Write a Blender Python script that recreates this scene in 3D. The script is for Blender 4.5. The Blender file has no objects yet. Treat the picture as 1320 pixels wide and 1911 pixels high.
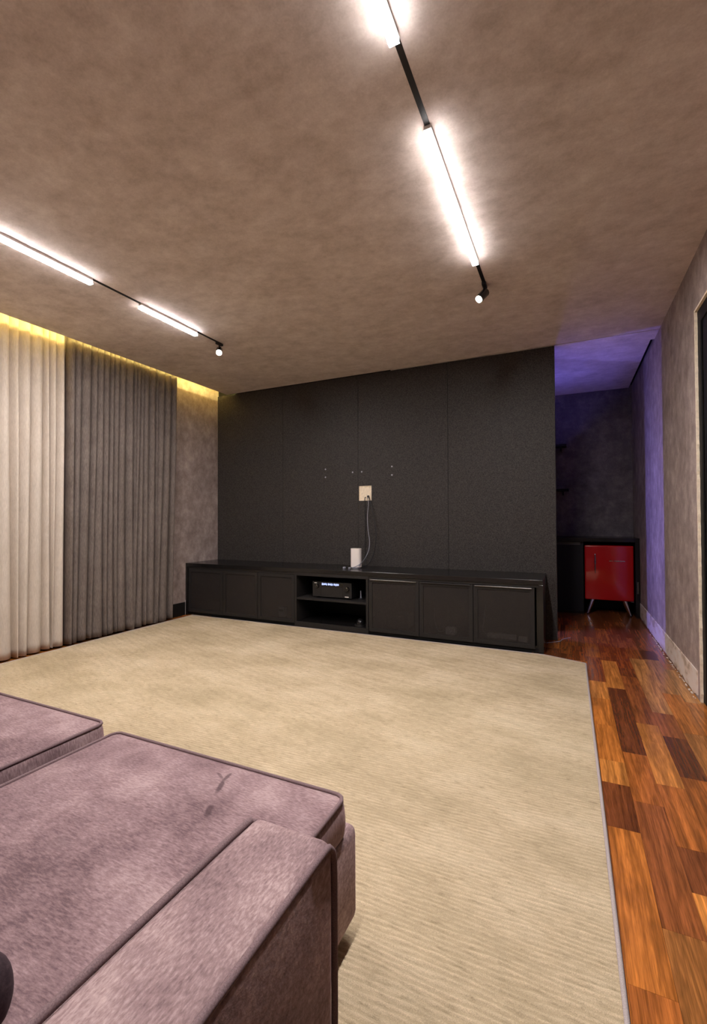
import bpy, bmesh, math, random
import numpy as np
from mathutils import Vector, Matrix

random.seed(7)
C = bpy.context.scene.collection
scene = bpy.context.scene

# ------------------------------------------------------------------ camera
CAM_H = 1.1
cam_d = bpy.data.cameras.new('camera')
cam_d.sensor_fit = 'VERTICAL'
cam_d.sensor_height = 24.0
cam_d.lens = 853.8 * 24.0 / 1911.0
cam_d.clip_start = 0.02
cam = bpy.data.objects.new('camera', cam_d)
C.objects.link(cam)
_yaw, _pit, _rol = -0.44038281, 0.01654807, 0.00414484
_fw = Vector((math.sin(_yaw) * math.cos(_pit), math.cos(_yaw) * math.cos(_pit), math.sin(_pit)))
_rt = Vector((math.cos(_yaw), -math.sin(_yaw), 0))
_dn = _fw.cross(_rt)
_r2 = math.cos(_rol) * _rt + math.sin(_rol) * _dn
_d2 = -math.sin(_rol) * _rt + math.cos(_rol) * _dn
_m = Matrix((_r2, -_d2, -_fw)).transposed().to_4x4()
_m.translation = Vector((0, 0, CAM_H))
cam.matrix_world = _m
scene.camera = cam

# ------------------------------------------------------------------ world, exposure, light levels
world = bpy.data.worlds.new('world')
scene.world = world
world.use_nodes = True
world.node_tree.nodes['Background'].inputs[0].default_value = (0.02, 0.02, 0.025, 1)
world.node_tree.nodes['Background'].inputs[1].default_value = 0.0
scene.view_settings.view_transform = 'Standard'
scene.view_settings.look = 'None'
scene.view_settings.gamma = 1.0
scene.view_settings.exposure = 0.2
scene.view_settings.use_curve_mapping = False

BAR_COL, BAR_STR = (1.0, 0.955, 0.95), 310.0      # linear lamps of the two tracks
SPOT_STR = 400.0                                  # lens of the track spots
COVE_COL, COVE_STR = (1.0, 0.90, 0.30), 90.0     # yellow strip in the curtain cove
BLUE_COL, BLUE_STR = (0.20, 0.18, 1.0), 420.0     # blue strip in the bar alcove
CEIL = 2.683
XL, XR = -4.06, 0.70
YB = 4.544                                       # face of the dark panelling
YA = 6.41                                        # back of the alcove
YN = -2.5                                        # wall behind the camera

# ------------------------------------------------------------------ helpers
ORI = {}

def srgb(r, g, b):
    f = lambda c: (c / 255) / 12.92 if c <= 10 else (((c / 255) + 0.055) / 1.055) ** 2.4
    return (f(r), f(g), f(b), 1)

def tag(o, label=None, cat=None, group=None, kind=None):
    if label: o['label'] = label
    if cat: o['category'] = cat
    if group: o['group'] = group
    if kind: o['kind'] = kind
    return o

def thing(name, loc, label=None, cat=None, group=None, kind=None):
    o = bpy.data.objects.new(name, None)
    C.objects.link(o)
    o.location = loc
    o.empty_display_size = 0.1
    ORI[o] = Vector(loc)
    return tag(o, label, cat, group, kind)

def obj(name, bm, m, parent=None, smooth=False):
    """bm holds world coordinates; the origin goes to the middle of its underside."""
    me = bpy.data.meshes.new(name)
    if isinstance(bm, tuple):
        me.from_pydata(*bm)
        vs = np.array(bm[0])
        lo, hi = vs.min(0), vs.max(0)
    else:
        bmesh.ops.recalc_face_normals(bm, faces=bm.faces)
        vs = [v.co for v in bm.verts]
        lo = [min(v[i] for v in vs) for i in range(3)]
        hi = [max(v[i] for v in vs) for i in range(3)]
        bm.to_mesh(me)
        bm.free()
    org = Vector(((lo[0] + hi[0]) / 2, (lo[1] + hi[1]) / 2, lo[2]))
    me.transform(Matrix.Translation(-org))
    me.materials.append(m)
    if smooth:
        me.polygons.foreach_set('use_smooth', [True] * len(me.polygons))
        if smooth != 'all':
            me.set_sharp_from_angle(angle=math.radians(40))
    o = bpy.data.objects.new(name, me)
    C.objects.link(o)
    ORI[o] = org
    if parent is not None:
        o.parent = parent
        o.location = org - ORI[parent]
    else:
        o.location = org
    return o

def struct(name, bm, m, smooth=False):
    return tag(obj(name, bm, m, None, smooth), kind='structure')

def add_box(bm, x0, x1, y0, y1, z0, z1, bev=0.0, seg=2):
    r = bmesh.ops.create_cube(bm, size=1.0)
    for v in r['verts']:
        v.co = Vector(((x0 + x1) / 2 + v.co.x * (x1 - x0), (y0 + y1) / 2 + v.co.y * (y1 - y0), (z0 + z1) / 2 + v.co.z * (z1 - z0)))
    if bev > 0:
        es = list({e for v in r['verts'] for e in v.link_edges})
        bmesh.ops.bevel(bm, geom=es, offset=bev, segments=seg, profile=0.5, affect='EDGES')

def box(*a, **k):
    bm = bmesh.new()
    add_box(bm, *a, **k)
    return bm

def boxes(*lst, bev=0.0, seg=2):
    bm = bmesh.new()
    for b in lst:
        add_box(bm, *b, bev=bev, seg=seg)
    return bm

def smooth_path(pts, n=8, closed=False):
    pts = [Vector(p) for p in pts]
    out, m = [], len(pts)
    rng = range(m if closed else m - 1)
    for i in rng:
        if closed:
            p0, p1, p2, p3 = pts[i - 1], pts[i], pts[(i + 1) % m], pts[(i + 2) % m]
        else:
            p0, p1, p2, p3 = pts[max(i - 1, 0)], pts[i], pts[i + 1], pts[min(i + 2, m - 1)]
        for k in range(n):
            t = k / n
            out.append(0.5 * ((2 * p1) + (-p0 + p2) * t + (2 * p0 - 5 * p1 + 4 * p2 - p3) * t * t + (-p0 + 3 * p1 - 3 * p2 + p3) * t ** 3))
    if not closed:
        out.append(pts[-1])
    return out

def add_tube(bm, pts, r, seg=8, closed=False, taper=None):
    pts = [Vector(p) for p in pts]
    n = len(pts)
    rings = []
    up = None
    for i in range(n):
        a = pts[i - 1] if (closed or i > 0) else pts[i]
        b = pts[(i + 1) % n] if (closed or i < n - 1) else pts[i]
        d = (b - a).normalized()
        if up is None:
            up = Vector((0, 0, 1)) if abs(d.z) < 0.9 else Vector((1, 0, 0))
        u = (up - d * up.dot(d)).normalized()
        up = u
        w = d.cross(u)
        rr = r if taper is None else taper[i]
        rings.append([bm.verts.new(pts[i] + (u * math.cos(2 * math.pi * k / seg) + w * math.sin(2 * math.pi * k / seg)) * rr) for k in range(seg)])
    for i in range(n if closed else n - 1):
        a, b = rings[i], rings[(i + 1) % n]
        for k in range(seg):
            bm.faces.new((a[k], a[(k + 1) % seg], b[(k + 1) % seg], b[k]))
    if not closed:
        bm.faces.new(rings[0])
        bm.faces.new(list(reversed(rings[-1])))
    return bm

def tube(pts, r, **k):
    return add_tube(bmesh.new(), pts, r, **k)

def add_lathe(bm, prof, c, axis=Vector((0, 0, 1)), seg=24):
    """prof: list of (radius, height) along axis from point c."""
    axis = Vector(axis).normalized()
    u = axis.orthogonal().normalized()
    w = axis.cross(u)
    rings = []
    for r, h in prof:
        rings.append([bm.verts.new(Vector(c) + axis * h + (u * math.cos(2 * math.pi * k / seg) + w * math.sin(2 * math.pi * k / seg)) * max(r, 1e-5)) for k in range(seg)])
    for a, b in zip(rings, rings[1:]):
        for k in range(seg):
            bm.faces.new((a[k], a[(k + 1) % seg], b[(k + 1) % seg], b[k]))
    bm.faces.new(rings[0])
    bm.faces.new(rings[-1])
    return bm

def lathe(prof, c, **k):
    return add_lathe(bmesh.new(), prof, c, **k)

# ------------------------------------------------------------------ materials
def new_mat(name):
    m = bpy.data.materials.new(name)
    m.use_nodes = True
    nt = m.node_tree
    return m, nt, nt.nodes['Principled BSDF']

def nd(nt, t, **k):
    n = nt.nodes.new(t)
    for a, v in k.items():
        if a.startswith('i_'):
            n.inputs[a[2:].replace('_', ' ')].default_value = v
        else:
            setattr(n, a, v)
    return n

def plain(name, col, rough=0.5, metal=0.0, spec=0.5, grain=0.0, gscale=300, coat=0.0):
    m, nt, b = new_mat(name)
    b.inputs['Base Color'].default_value = col
    b.inputs['Roughness'].default_value = rough
    b.inputs['Metallic'].default_value = metal
    b.inputs['Specular IOR Level'].default_value = spec
    b.inputs['Coat Weight'].default_value = coat
    if grain:
        tc = nd(nt, 'ShaderNodeNewGeometry')
        n = nd(nt, 'ShaderNodeTexNoise', i_Scale=gscale, i_Detail=3.0)
        nt.links.new(tc.outputs['Position'], n.inputs['Vector'])
        mx = nd(nt, 'ShaderNodeMixRGB', blend_type='MULTIPLY', i_Fac=grain)
        mx.inputs[1].default_value = col
        rmp = nd(nt, 'ShaderNodeMapRange', i_From_Min=0.3, i_From_Max=0.7, i_To_Min=0.3, i_To_Max=1.7)
        nt.links.new(n.outputs['Fac'], rmp.inputs['Value'])
        nt.links.new(rmp.outputs[0], mx.inputs[2])
        nt.links.new(mx.outputs[0], b.inputs['Base Color'])
    return m

def emit(name, col, s):
    m, nt, b = new_mat(name)
    b.inputs['Base Color'].default_value = (0.8, 0.8, 0.8, 1)
    b.inputs['Emission Color'].default_value = (*col, 1)
    b.inputs['Emission Strength'].default_value = s
    return m

def scaled_pos(nt, sc, rot=(0, 0, 0)):
    g = nd(nt, 'ShaderNodeNewGeometry')
    mp = nd(nt, 'ShaderNodeMapping')
    mp.inputs['Scale'].default_value = sc
    mp.inputs['Rotation'].default_value = rot
    nt.links.new(g.outputs['Position'], mp.inputs['Vector'])
    return mp.outputs[0]

def ramp(nt, src, stops):
    r = nd(nt, 'ShaderNodeValToRGB')
    e = r.color_ramp.elements
    e[0].position, e[0].color = stops[0]
    e[1].position, e[1].color = stops[-1]
    for p, c in stops[1:-1]:
        x = e.new(p)
        x.color = c
    nt.links.new(src, r.inputs[0])
    return r.outputs[0]

def mixc(nt, a, b, fac, mode='MIX'):
    mx = nd(nt, 'ShaderNodeMixRGB', blend_type=mode)
    for i, v in ((0, fac), (1, a), (2, b)):
        if hasattr(v, 'links'):
            nt.links.new(v, mx.inputs[i])
        else:
            mx.inputs[i].default_value = v
    return mx.outputs[0]

def bump(nt, b, h, strength, dist=0.002):
    bp = nd(nt, 'ShaderNodeBump', i_Strength=strength, i_Distance=dist)
    nt.links.new(h, bp.inputs['Height'])
    nt.links.new(bp.outputs[0], b.inputs['Normal'])

def wallpaper(name, dark, mid, light, sc=(1, 1, 1), rough=0.75):
    """mottled cement-look wallpaper: clouds at two sizes, short brushed streaks, fine grain"""
    m, nt, b = new_mat(name)
    p1 = scaled_pos(nt, (2.6 * sc[0], 2.6 * sc[1], 2.6 * sc[2]))
    n1 = nd(nt, 'ShaderNodeTexNoise', i_Scale=1.0, i_Detail=6.0, i_Roughness=0.62)
    nt.links.new(p1, n1.inputs['Vector'])
    p2 = scaled_pos(nt, (11 * sc[0], 11 * sc[1], 11 * sc[2]))
    n2 = nd(nt, 'ShaderNodeTexNoise', i_Scale=1.0, i_Detail=5.0, i_Roughness=0.7)
    nt.links.new(p2, n2.inputs['Vector'])
    p3 = scaled_pos(nt, (60, 60, 60))
    n3 = nd(nt, 'ShaderNodeTexNoise', i_Scale=2.5, i_Detail=2.0)
    nt.links.new(p3, n3.inputs['Vector'])
    add = nd(nt, 'ShaderNodeMath', operation='MULTIPLY_ADD')
    add.inputs[1].default_value = 0.55
    nt.links.new(n2.outputs['Fac'], add.inputs[0])
    m1 = nd(nt, 'ShaderNodeMath', operation='MULTIPLY')
    m1.inputs[1].default_value = 0.30
    nt.links.new(n1.outputs['Fac'], m1.inputs[0])
    nt.links.new(m1.outputs[0], add.inputs[2])
    add2 = nd(nt, 'ShaderNodeMath', operation='MULTIPLY_ADD')
    add2.inputs[1].default_value = 0.15
    nt.links.new(n3.outputs['Fac'], add2.inputs[0])
    nt.links.new(add.outputs[0], add2.inputs[2])
    c = ramp(nt, add2.outputs[0], [(0.34, dark), (0.5, mid), (0.66, light)])
    nt.links.new(c, b.inputs['Base Color'])
    b.inputs['Roughness'].default_value = rough
    b.inputs['Specular IOR Level'].default_value = 0.25
    bump(nt, b, n3.outputs['Fac'], 0.15, 0.001)
    return m

M = {}
M['wallpaper'] = wallpaper('taupe_wallpaper', srgb(122, 107, 103), srgb(158, 141, 135), srgb(194, 177, 170), (1, 1, 0.8))
M['ceiling'] = wallpaper('taupe_ceiling_paper', srgb(196, 180, 170), srgb(222, 207, 199), srgb(244, 232, 225), (0.8, 1, 1))
M['dimmed'] = wallpaper('dimmed_wallpaper', srgb(80, 75, 77), srgb(106, 99, 101), srgb(136, 126, 126))  # same wallpaper with the alcove's dimness put into its colour
M['void'] = plain('void_black', (0.004, 0.004, 0.005, 1), 0.8, spec=0.1)
M['panel'] = plain('charcoal_panel', srgb(58, 54, 52), 0.55, grain=0.95, gscale=130, spec=0.25)
M['black_wood'] = plain('black_wood', srgb(25, 23, 23), 0.21, grain=0.4, gscale=160, spec=0.5)
M['black_gloss'] = plain('black_gloss', srgb(20, 19, 20), 0.2, spec=0.5)
M['black_matte'] = plain('black_matte', srgb(20, 20, 20), 0.6, spec=0.3)
M['black_frame'] = plain('black_door_frame', srgb(39, 36, 35), 0.5, grain=0.6, gscale=260, spec=0.3)
M['grey_metal'] = plain('grey_metal', srgb(120, 118, 115), 0.35, 1.0)
M['chrome'] = plain('chrome', srgb(215, 215, 222), 0.13, 1.0)
M['white_plastic'] = plain('white_plastic', srgb(240, 230, 224), 0.4)
M['cream_plaster'] = plain('cream_plaster', srgb(246, 230, 204), 0.8, grain=0.15, gscale=60)
M['cable_grey'] = plain('cable_grey', srgb(150, 150, 160), 0.5)
M['cable_dark'] = plain('cable_dark', srgb(30, 28, 32), 0.5)
M['red'] = plain('red_enamel', srgb(178, 16, 20), 0.16, coat=0.5)
M['track'] = plain('track_black', srgb(24, 18, 18), 0.5)
M['bar'] = emit('bar_diffuser', BAR_COL, BAR_STR)
M['bar_side'] = emit('bar_side_lens', BAR_COL, BAR_STR * 0.007)
M['spot'] = emit('spot_lens', (1.0, 0.88, 0.72), SPOT_STR)
M['cove'] = emit('cove_led', COVE_COL, COVE_STR)
M['blue'] = emit('blue_led', BLUE_COL, BLUE_STR)
M['screen'] = emit('receiver_display', (0.22, 0.36, 0.85), 1.1)

def mesh_door():
    m, nt, b = new_mat('black_mesh')
    b.inputs['Base Color'].default_value = srgb(52, 47, 45)
    b.inputs['Roughness'].default_value = 0.5
    b.inputs['Specular IOR Level'].default_value = 0.3
    p = scaled_pos(nt, (420, 420, 420))
    ch = nd(nt, 'ShaderNodeTexNoise', i_Scale=1.0, i_Detail=1.0)
    nt.links.new(p, ch.inputs['Vector'])
    a = nd(nt, 'ShaderNodeMapRange', i_From_Min=0.35, i_From_Max=0.65, i_To_Min=0.35, i_To_Max=0.95)
    nt.links.new(ch.outputs['Fac'], a.inputs['Value'])
    nt.links.new(a.outputs[0], b.inputs['Alpha'])
    return m
M['mesh'] = mesh_door()

def wood(name):
    m, nt, b = new_mat(name)
    oi = nd(nt, 'ShaderNodeObjectInfo')
    g = nd(nt, 'ShaderNodeNewGeometry')
    off = nd(nt, 'ShaderNodeVectorMath', operation='MULTIPLY_ADD')
    off.inputs[1].default_value = (1, 1, 1)
    cmb = nd(nt, 'ShaderNodeCombineXYZ')
    mul = nd(nt, 'ShaderNodeMath', operation='MULTIPLY')
    mul.inputs[1].default_value = 37.0
    nt.links.new(oi.outputs['Random'], mul.inputs[0])
    for i in range(3):
        nt.links.new(mul.outputs[0], cmb.inputs[i])
    nt.links.new(g.outputs['Position'], off.inputs[0])
    nt.links.new(cmb.outputs[0], off.inputs[2])
    # broad growth bands, warped
    mp = nd(nt, 'ShaderNodeMapping')
    mp.inputs['Scale'].default_value = (16, 1.3, 1)
    nt.links.new(off.outputs[0], mp.inputs['Vector'])
    n1 = nd(nt, 'ShaderNodeTexNoise', i_Scale=1.0, i_Detail=4.0, i_Roughness=0.6, i_Distortion=0.6)
    nt.links.new(mp.outputs[0], n1.inputs['Vector'])
    rings = nd(nt, 'ShaderNodeMath', operation='MULTIPLY')
    rings.inputs[1].default_value = 26.0
    nt.links.new(n1.outputs['Fac'], rings.inputs[0])
    sn = nd(nt, 'ShaderNodeMath', operation='SINE')
    nt.links.new(rings.outputs[0], sn.inputs[0])
    # fine pores
    mp2 = nd(nt, 'ShaderNodeMapping')
    mp2.inputs['Scale'].default_value = (420, 14, 1)
    nt.links.new(off.outputs[0], mp2.inputs['Vector'])
    n2 = nd(nt, 'ShaderNodeTexNoise', i_Scale=1.0, i_Detail=3.0, i_Roughness=0.6)
    nt.links.new(mp2.outputs[0], n2.inputs['Vector'])
    mr = nd(nt, 'ShaderNodeMapRange', i_From_Min=-1.0, i_From_Max=1.0, i_To_Min=0.74, i_To_Max=1.20)
    nt.links.new(sn.outputs[0], mr.inputs['Value'])
    mr2 = nd(nt, 'ShaderNodeMapRange', i_From_Min=0.3, i_From_Max=0.7, i_To_Min=0.66, i_To_Max=1.24)
    nt.links.new(n2.outputs['Fac'], mr2.inputs['Value'])
    mm = nd(nt, 'ShaderNodeMath', operation='MULTIPLY')
    nt.links.new(mr.outputs[0], mm.inputs[0])
    nt.links.new(mr2.outputs[0], mm.inputs[1])
    mp3 = nd(nt, 'ShaderNodeMapping')                       # darker heart streaks running with the board
    mp3.inputs['Scale'].default_value = (75, 1.8, 1)
    nt.links.new(off.outputs[0], mp3.inputs['Vector'])
    n3 = nd(nt, 'ShaderNodeTexNoise', i_Scale=1.0, i_Detail=3.0, i_Roughness=0.55, i_Distortion=0.3)
    nt.links.new(mp3.outputs[0], n3.inputs['Vector'])
    mr3 = nd(nt, 'ShaderNodeMapRange', i_From_Min=0.3, i_From_Max=0.68, i_To_Min=0.68, i_To_Max=1.28)
    nt.links.new(n3.outputs['Fac'], mr3.inputs['Value'])
    mm2 = nd(nt, 'ShaderNodeMath', operation='MULTIPLY')
    nt.links.new(mm.outputs[0], mm2.inputs[0])
    nt.links.new(mr3.outputs[0], mm2.inputs[1])
    c = mixc(nt, oi.outputs['Color'], mm2.outputs[0], 1.0, 'MULTIPLY')
    nt.links.new(c, b.inputs['Base Color'])
    b.inputs['Roughness'].default_value = 0.22
    b.inputs['Specular IOR Level'].default_value = 0.45
    bump(nt, b, n2.outputs['Fac'], 0.06, 0.0005)
    return m
M['wood'] = wood('jatoba_wood')

def rug_mat():
    m, nt, b = new_mat('ribbed_rug')
    n1 = nd(nt, 'ShaderNodeTexNoise', i_Scale=1.0, i_Detail=5.0, i_Roughness=0.6)
    nt.links.new(scaled_pos(nt, (1.8, 2.6, 1)), n1.inputs['Vector'])
    n2 = nd(nt, 'ShaderNodeTexNoise', i_Scale=1.0, i_Detail=3.0, i_Roughness=0.65)
    nt.links.new(scaled_pos(nt, (22, 90, 1)), n2.inputs['Vector'])
    n3 = nd(nt, 'ShaderNodeTexNoise', i_Scale=1.0, i_Detail=2.0)
    nt.links.new(scaled_pos(nt, (500, 500, 500)), n3.inputs['Vector'])
    c1 = ramp(nt, n1.outputs['Fac'], [(0.33, srgb(178, 160, 131)), (0.5, srgb(192, 173, 144)), (0.68, srgb(205, 187, 159))])
    c2 = ramp(nt, n2.outputs['Fac'], [(0.26, (0.66, 0.65, 0.62, 1)), (0.42, (0.93, 0.93, 0.92, 1)), (0.75, (1.10, 1.10, 1.10, 1))])
    c = mixc(nt, c1, c2, 1.0, 'MULTIPLY')
    c3 = ramp(nt, n3.outputs['Fac'], [(0.3, (0.75, 0.75, 0.75, 1)), (0.7, (1.15, 1.15, 1.15, 1))])
    c = mixc(nt, c, c3, 1.0, 'MULTIPLY')
    at = nd(nt, 'ShaderNodeAttribute', attribute_name='rib')      # rib shading painted into the colour: lighter crests, darker hollows
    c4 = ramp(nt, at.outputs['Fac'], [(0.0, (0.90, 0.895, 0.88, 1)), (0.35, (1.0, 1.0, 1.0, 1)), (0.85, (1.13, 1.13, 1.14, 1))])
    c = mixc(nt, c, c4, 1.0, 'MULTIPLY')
    nt.links.new(c, b.inputs['Base Color'])
    b.inputs['Roughness'].default_value = 0.95
    b.inputs['Specular IOR Level'].default_value = 0.1
    bump(nt, b, n3.outputs['Fac'], 0.5, 0.002)
    return m
M['rug'] = rug_mat()
M['rug_binding'] = plain('rug_binding', srgb(172, 160, 158), 0.9, grain=0.3, gscale=500, spec=0.1)

def fabric(name, dark, mid, light, sc=(140, 60, 140), rough=0.9, sheen=0.4, stains=None, grain=0.5):
    m, nt, b = new_mat(name)
    n1 = nd(nt, 'ShaderNodeTexNoise', i_Scale=1.0, i_Detail=4.0, i_Roughness=0.65)
    nt.links.new(scaled_pos(nt, sc), n1.inputs['Vector'])
    n0 = nd(nt, 'ShaderNodeTexNoise', i_Scale=1.0, i_Detail=3.0, i_Roughness=0.6)
    nt.links.new(scaled_pos(nt, (6, 6, 6)), n0.inputs['Vector'])
    ad = nd(nt, 'ShaderNodeMath', operation='MULTIPLY_ADD')
    ad.inputs[1].default_value = grain
    nt.links.new(n1.outputs['Fac'], ad.inputs[0])
    ml = nd(nt, 'ShaderNodeMath', operation='MULTIPLY')
    ml.inputs[1].default_value = 1.0 - grain
    nt.links.new(n0.outputs['Fac'], ml.inputs[0])
    nt.links.new(ml.outputs[0], ad.inputs[2])
    c = ramp(nt, ad.outputs[0], [(0.36, dark), (0.5, mid), (0.64, light)])
    if stains:
        g = nd(nt, 'ShaderNodeNewGeometry')
        wob = nd(nt, 'ShaderNodeTexNoise', i_Scale=26.0, i_Detail=2.0)
        nt.links.new(g.outputs['Position'], wob.inputs['Vector'])
        pos = nd(nt, 'ShaderNodeVectorMath', operation='MULTIPLY_ADD')
        pos.inputs[1].default_value = (0.012, 0.012, 0)
        nt.links.new(wob.outputs['Color'], pos.inputs[0])
        nt.links.new(g.outputs['Position'], pos.inputs[2])
        for (x, y, ang, lx, ly, amt) in stains:
            mp = nd(nt, 'ShaderNodeMapping', vector_type='TEXTURE')
            mp.inputs['Location'].default_value = (x + 0.006, y + 0.006, 0)
            mp.inputs['Rotation'].default_value = (0, 0, ang)
            mp.inputs['Scale'].default_value = (lx, ly, 1000)
            nt.links.new(pos.outputs[0], mp.inputs['Vector'])
            ln = nd(nt, 'ShaderNodeVectorMath', operation='LENGTH')
            nt.links.new(mp.outputs[0], ln.inputs[0])
            mr = nd(nt, 'ShaderNodeMapRange', i_From_Min=0.6, i_From_Max=1.15, i_To_Min=amt, i_To_Max=0.0)
            nt.links.new(ln.outputs['Value'], mr.inputs['Value'])
            c = mixc(nt, c, (dark[0] * 0.35, dark[1] * 0.32, dark[2] * 0.35, 1), mr.outputs[0])
    nt.links.new(c, b.inputs['Base Color'])
    b.inputs['Roughness'].default_value = rough
    b.inputs['Specular IOR Level'].default_value = 0.15
    b.inputs['Sheen Weight'].default_value = sheen
    b.inputs['Sheen Roughness'].default_value = 0.5
    b.inputs['Sheen Tint'].default_value = (mid[0] * 2.2, mid[1] * 2.2, mid[2] * 2.2, 1)
    bump(nt, b, n1.outputs['Fac'], 0.35, 0.002)
    return m
M['sofa'] = fabric('plum_chenille', srgb(96, 76, 79), srgb(134, 110, 112), srgb(168, 144, 144), (70, 260, 70),
                   stains=[(-0.832, 0.945, 2.0, 0.036, 0.0075, 0.75), (-0.850, 0.990, 1.73, 0.024, 0.006, 0.65), (-0.872, 0.985, 2.6, 0.026, 0.005, 0.5), (-0.785, 0.850, 2.0, 0.024, 0.010, 0.75), (-1.0, 0.63, 0.3, 0.03, 0.02, 0.25)])
M['sofa_arm'] = fabric('plum_chenille_arm', srgb(104, 84, 86), srgb(146, 122, 122), srgb(186, 162, 160), (260, 90, 110))
M['piping'] = plain('plum_piping', srgb(120, 99, 101), 0.85, grain=0.4, gscale=600, spec=0.15)
M['dark_plum'] = fabric('dark_plum_velvet', srgb(40, 31, 34), srgb(56, 44, 48), srgb(74, 60, 63), (120, 120, 120))
M['sheer'] = fabric('cream_linen', srgb(184, 172, 158), srgb(197, 184, 170), srgb(208, 196, 183), (300, 300, 24), sheen=0.1, grain=0.75)
M['drape'] = fabric('taupe_drape', srgb(92, 82, 77), srgb(112, 101, 95), srgb(130, 119, 112), (300, 300, 24), sheen=0.15, grain=0.75)

def plaster_mat():
    m, nt, b = new_mat('scraped_plaster')
    n1 = nd(nt, 'ShaderNodeTexNoise', i_Scale=1.0, i_Detail=5.0, i_Roughness=0.6)
    nt.links.new(scaled_pos(nt, (4.5, 4.5, 9)), n1.inputs['Vector'])
    c = ramp(nt, n1.outputs['Fac'], [(0.46, srgb(228, 216, 206)), (0.54, srgb(222, 204, 188)), (0.60, srgb(186, 166, 146))])
    nt.links.new(c, b.inputs['Base Color'])
    b.inputs['Roughness'].default_value = 0.9
    bump(nt, b, n1.outputs['Fac'], 0.4, 0.004)
    return m
M['plaster'] = plaster_mat()

# ------------------------------------------------------------------ the setting
# floor: a slab with real planks on it
floor = struct('floor', box(XL - 0.1, 1.2, YN - 0.1, YA + 0.1, -0.06, -0.0125), M['void'])
TONES = {'L': (192, 122, 56), 'O': (178, 106, 44), 'M': (160, 92, 40), 'B': (140, 80, 40), 'R': (134, 70, 34), 'D': (116, 64, 33), 'K': (102, 56, 30), 'T': (176, 120, 66), 'V': (154, 98, 48)}
def plank(x0, x1, y0, y1, tone, name='plank'):
    dz = random.uniform(-0.0003, 0.0003)
    o = obj(name, box(x0 + 0.0004, x1 - 0.0004, y0 + 0.0004, y1 - 0.0004, -0.0125, dz), M['wood'], floor)
    r, g, b, _ = srgb(*TONES[tone])
    j = random.uniform(0.92, 1.08)
    o.color = (r * j, g * j, b * j, 1)
    return o
cols = {   # measured courses of the bare strip to the right of the rug: (near end, far end, tone)
    0.012: [(0.5, 1.5, 'O'), (1.5, 2.6, 'M'), (2.6, 3.5, 'O'), (3.5, 3.97, 'M'), (3.97, 4.42, 'R'), (4.42, 5.1, 'B'), (5.1, 5.5, 'R'), (5.5, 6.4, 'D')],
    0.113: [(0.5, 1.27, 'M'), (1.27, 1.888, 'O'), (1.888, 2.195, 'D'), (2.195, 2.395, 'L'), (2.395, 2.793, 'O'), (2.793, 3.194, 'O'), (3.194, 3.52, 'L'), (3.52, 4.12, 'R'), (4.12, 4.8, 'M'), (4.8, 5.3, 'D'), (5.3, 6.4, 'B')],
    0.214: [(0.5, 1.48, 'V'), (1.48, 2.095, 'B'), (2.095, 2.51, 'M'), (2.51, 3.42, 'K'), (3.42, 4.055, 'L'), (4.055, 4.6, 'R'), (4.6, 5.2, 'M'), (5.2, 6.4, 'D')],
    0.315: [(0.5, 1.656, 'L'), (1.656, 1.866, 'D'), (1.866, 2.267, 'M'), (2.267, 2.68, 'L'), (2.68, 2.895, 'L'), (2.895, 3.71, 'B'), (3.71, 3.905, 'D'), (3.905, 4.5, 'R'), (4.5, 5.0, 'B'), (5.0, 5.6, 'R'), (5.6, 6.4, 'D')],
    0.416: [(0.5, 1.5, 'M'), (1.5, 1.87, 'K'), (1.87, 2.37, 'M'), (2.37, 2.775, 'K'), (2.775, 3.09, 'B'), (3.09, 4.2, 'T'), (4.2, 4.9, 'B'), (4.9, 5.4, 'D'), (5.4, 6.4, 'B')],
    0.517: [(0.5, 2.2, 'M'), (2.2, 2.86, 'V'), (2.86, 3.45, 'O'), (3.45, 4.22, 'T'), (4.22, 4.49, 'K'), (4.49, 5.3, 'B'), (5.3, 6.4, 'D')],
    0.618: [(0.5, 2.3, 'O'), (2.3, 2.86, 'R'), (2.86, 3.337, 'O'), (3.337, 4.0, 'T'), (4.0, 4.7, 'B'), (4.7, 5.4, 'R'), (5.4, 6.4, 'D')],
}
for x0, L in cols.items():
    x1 = 0.759 if x0 > 0.6 else x0 + 0.101
    for (a, b_, t) in L:
        plank(x0, x1, a, b_, t)
for i in range(1, 5):                                   # strip beside the panelling and the alcove floor
    x0 = 0.012 - 0.101 * i
    y = 3.6 + 0.13 * i
    while y < YA:
        y2 = min(y + random.choice((0.4, 0.55, 0.7)), YA)
        plank(x0, x0 + 0.101, y, y2, random.choice('RBMDR'))
        y = y2
for i in range(3):                                      # strip between rug and curtains
    x0 = XL + 0.101 * i
    y = 0.8 + 0.17 * i
    while y < 4.45:
        y2 = min(y + random.choice((0.4, 0.55, 0.7)), 4.5)
        plank(x0, x0 + 0.101, y, y2, random.choice('OLMO'))
        y = y2
rest = bmesh.new()                                      # the boards under the rug and behind the camera
for i in range(47):
    x0 = XL + 0.101 * i
    spans = [(YN, 0.5)]
    spans.append((0.5 if 3 <= i else 0.5, 0.8 if i < 3 else 3.5))
    for (a, b_) in spans:
        if x0 > -0.001 and a >= 0.5:
            continue
        y = a
        while y < b_ - 0.01:
            y2 = min(y + random.choice((0.5, 0.8, 1.0)), b_)
            add_box(rest, x0 + 0.0004, x0 + 0.1006, y + 0.0004, y2 - 0.0004, -0.0125, random.uniform(-0.0004, -0.0001))
            y = y2
ro = obj('plank_field', rest, M['wood'], floor)
ro.color = srgb(*TONES['M'])
ro['kind'] = 'stuff'

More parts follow.
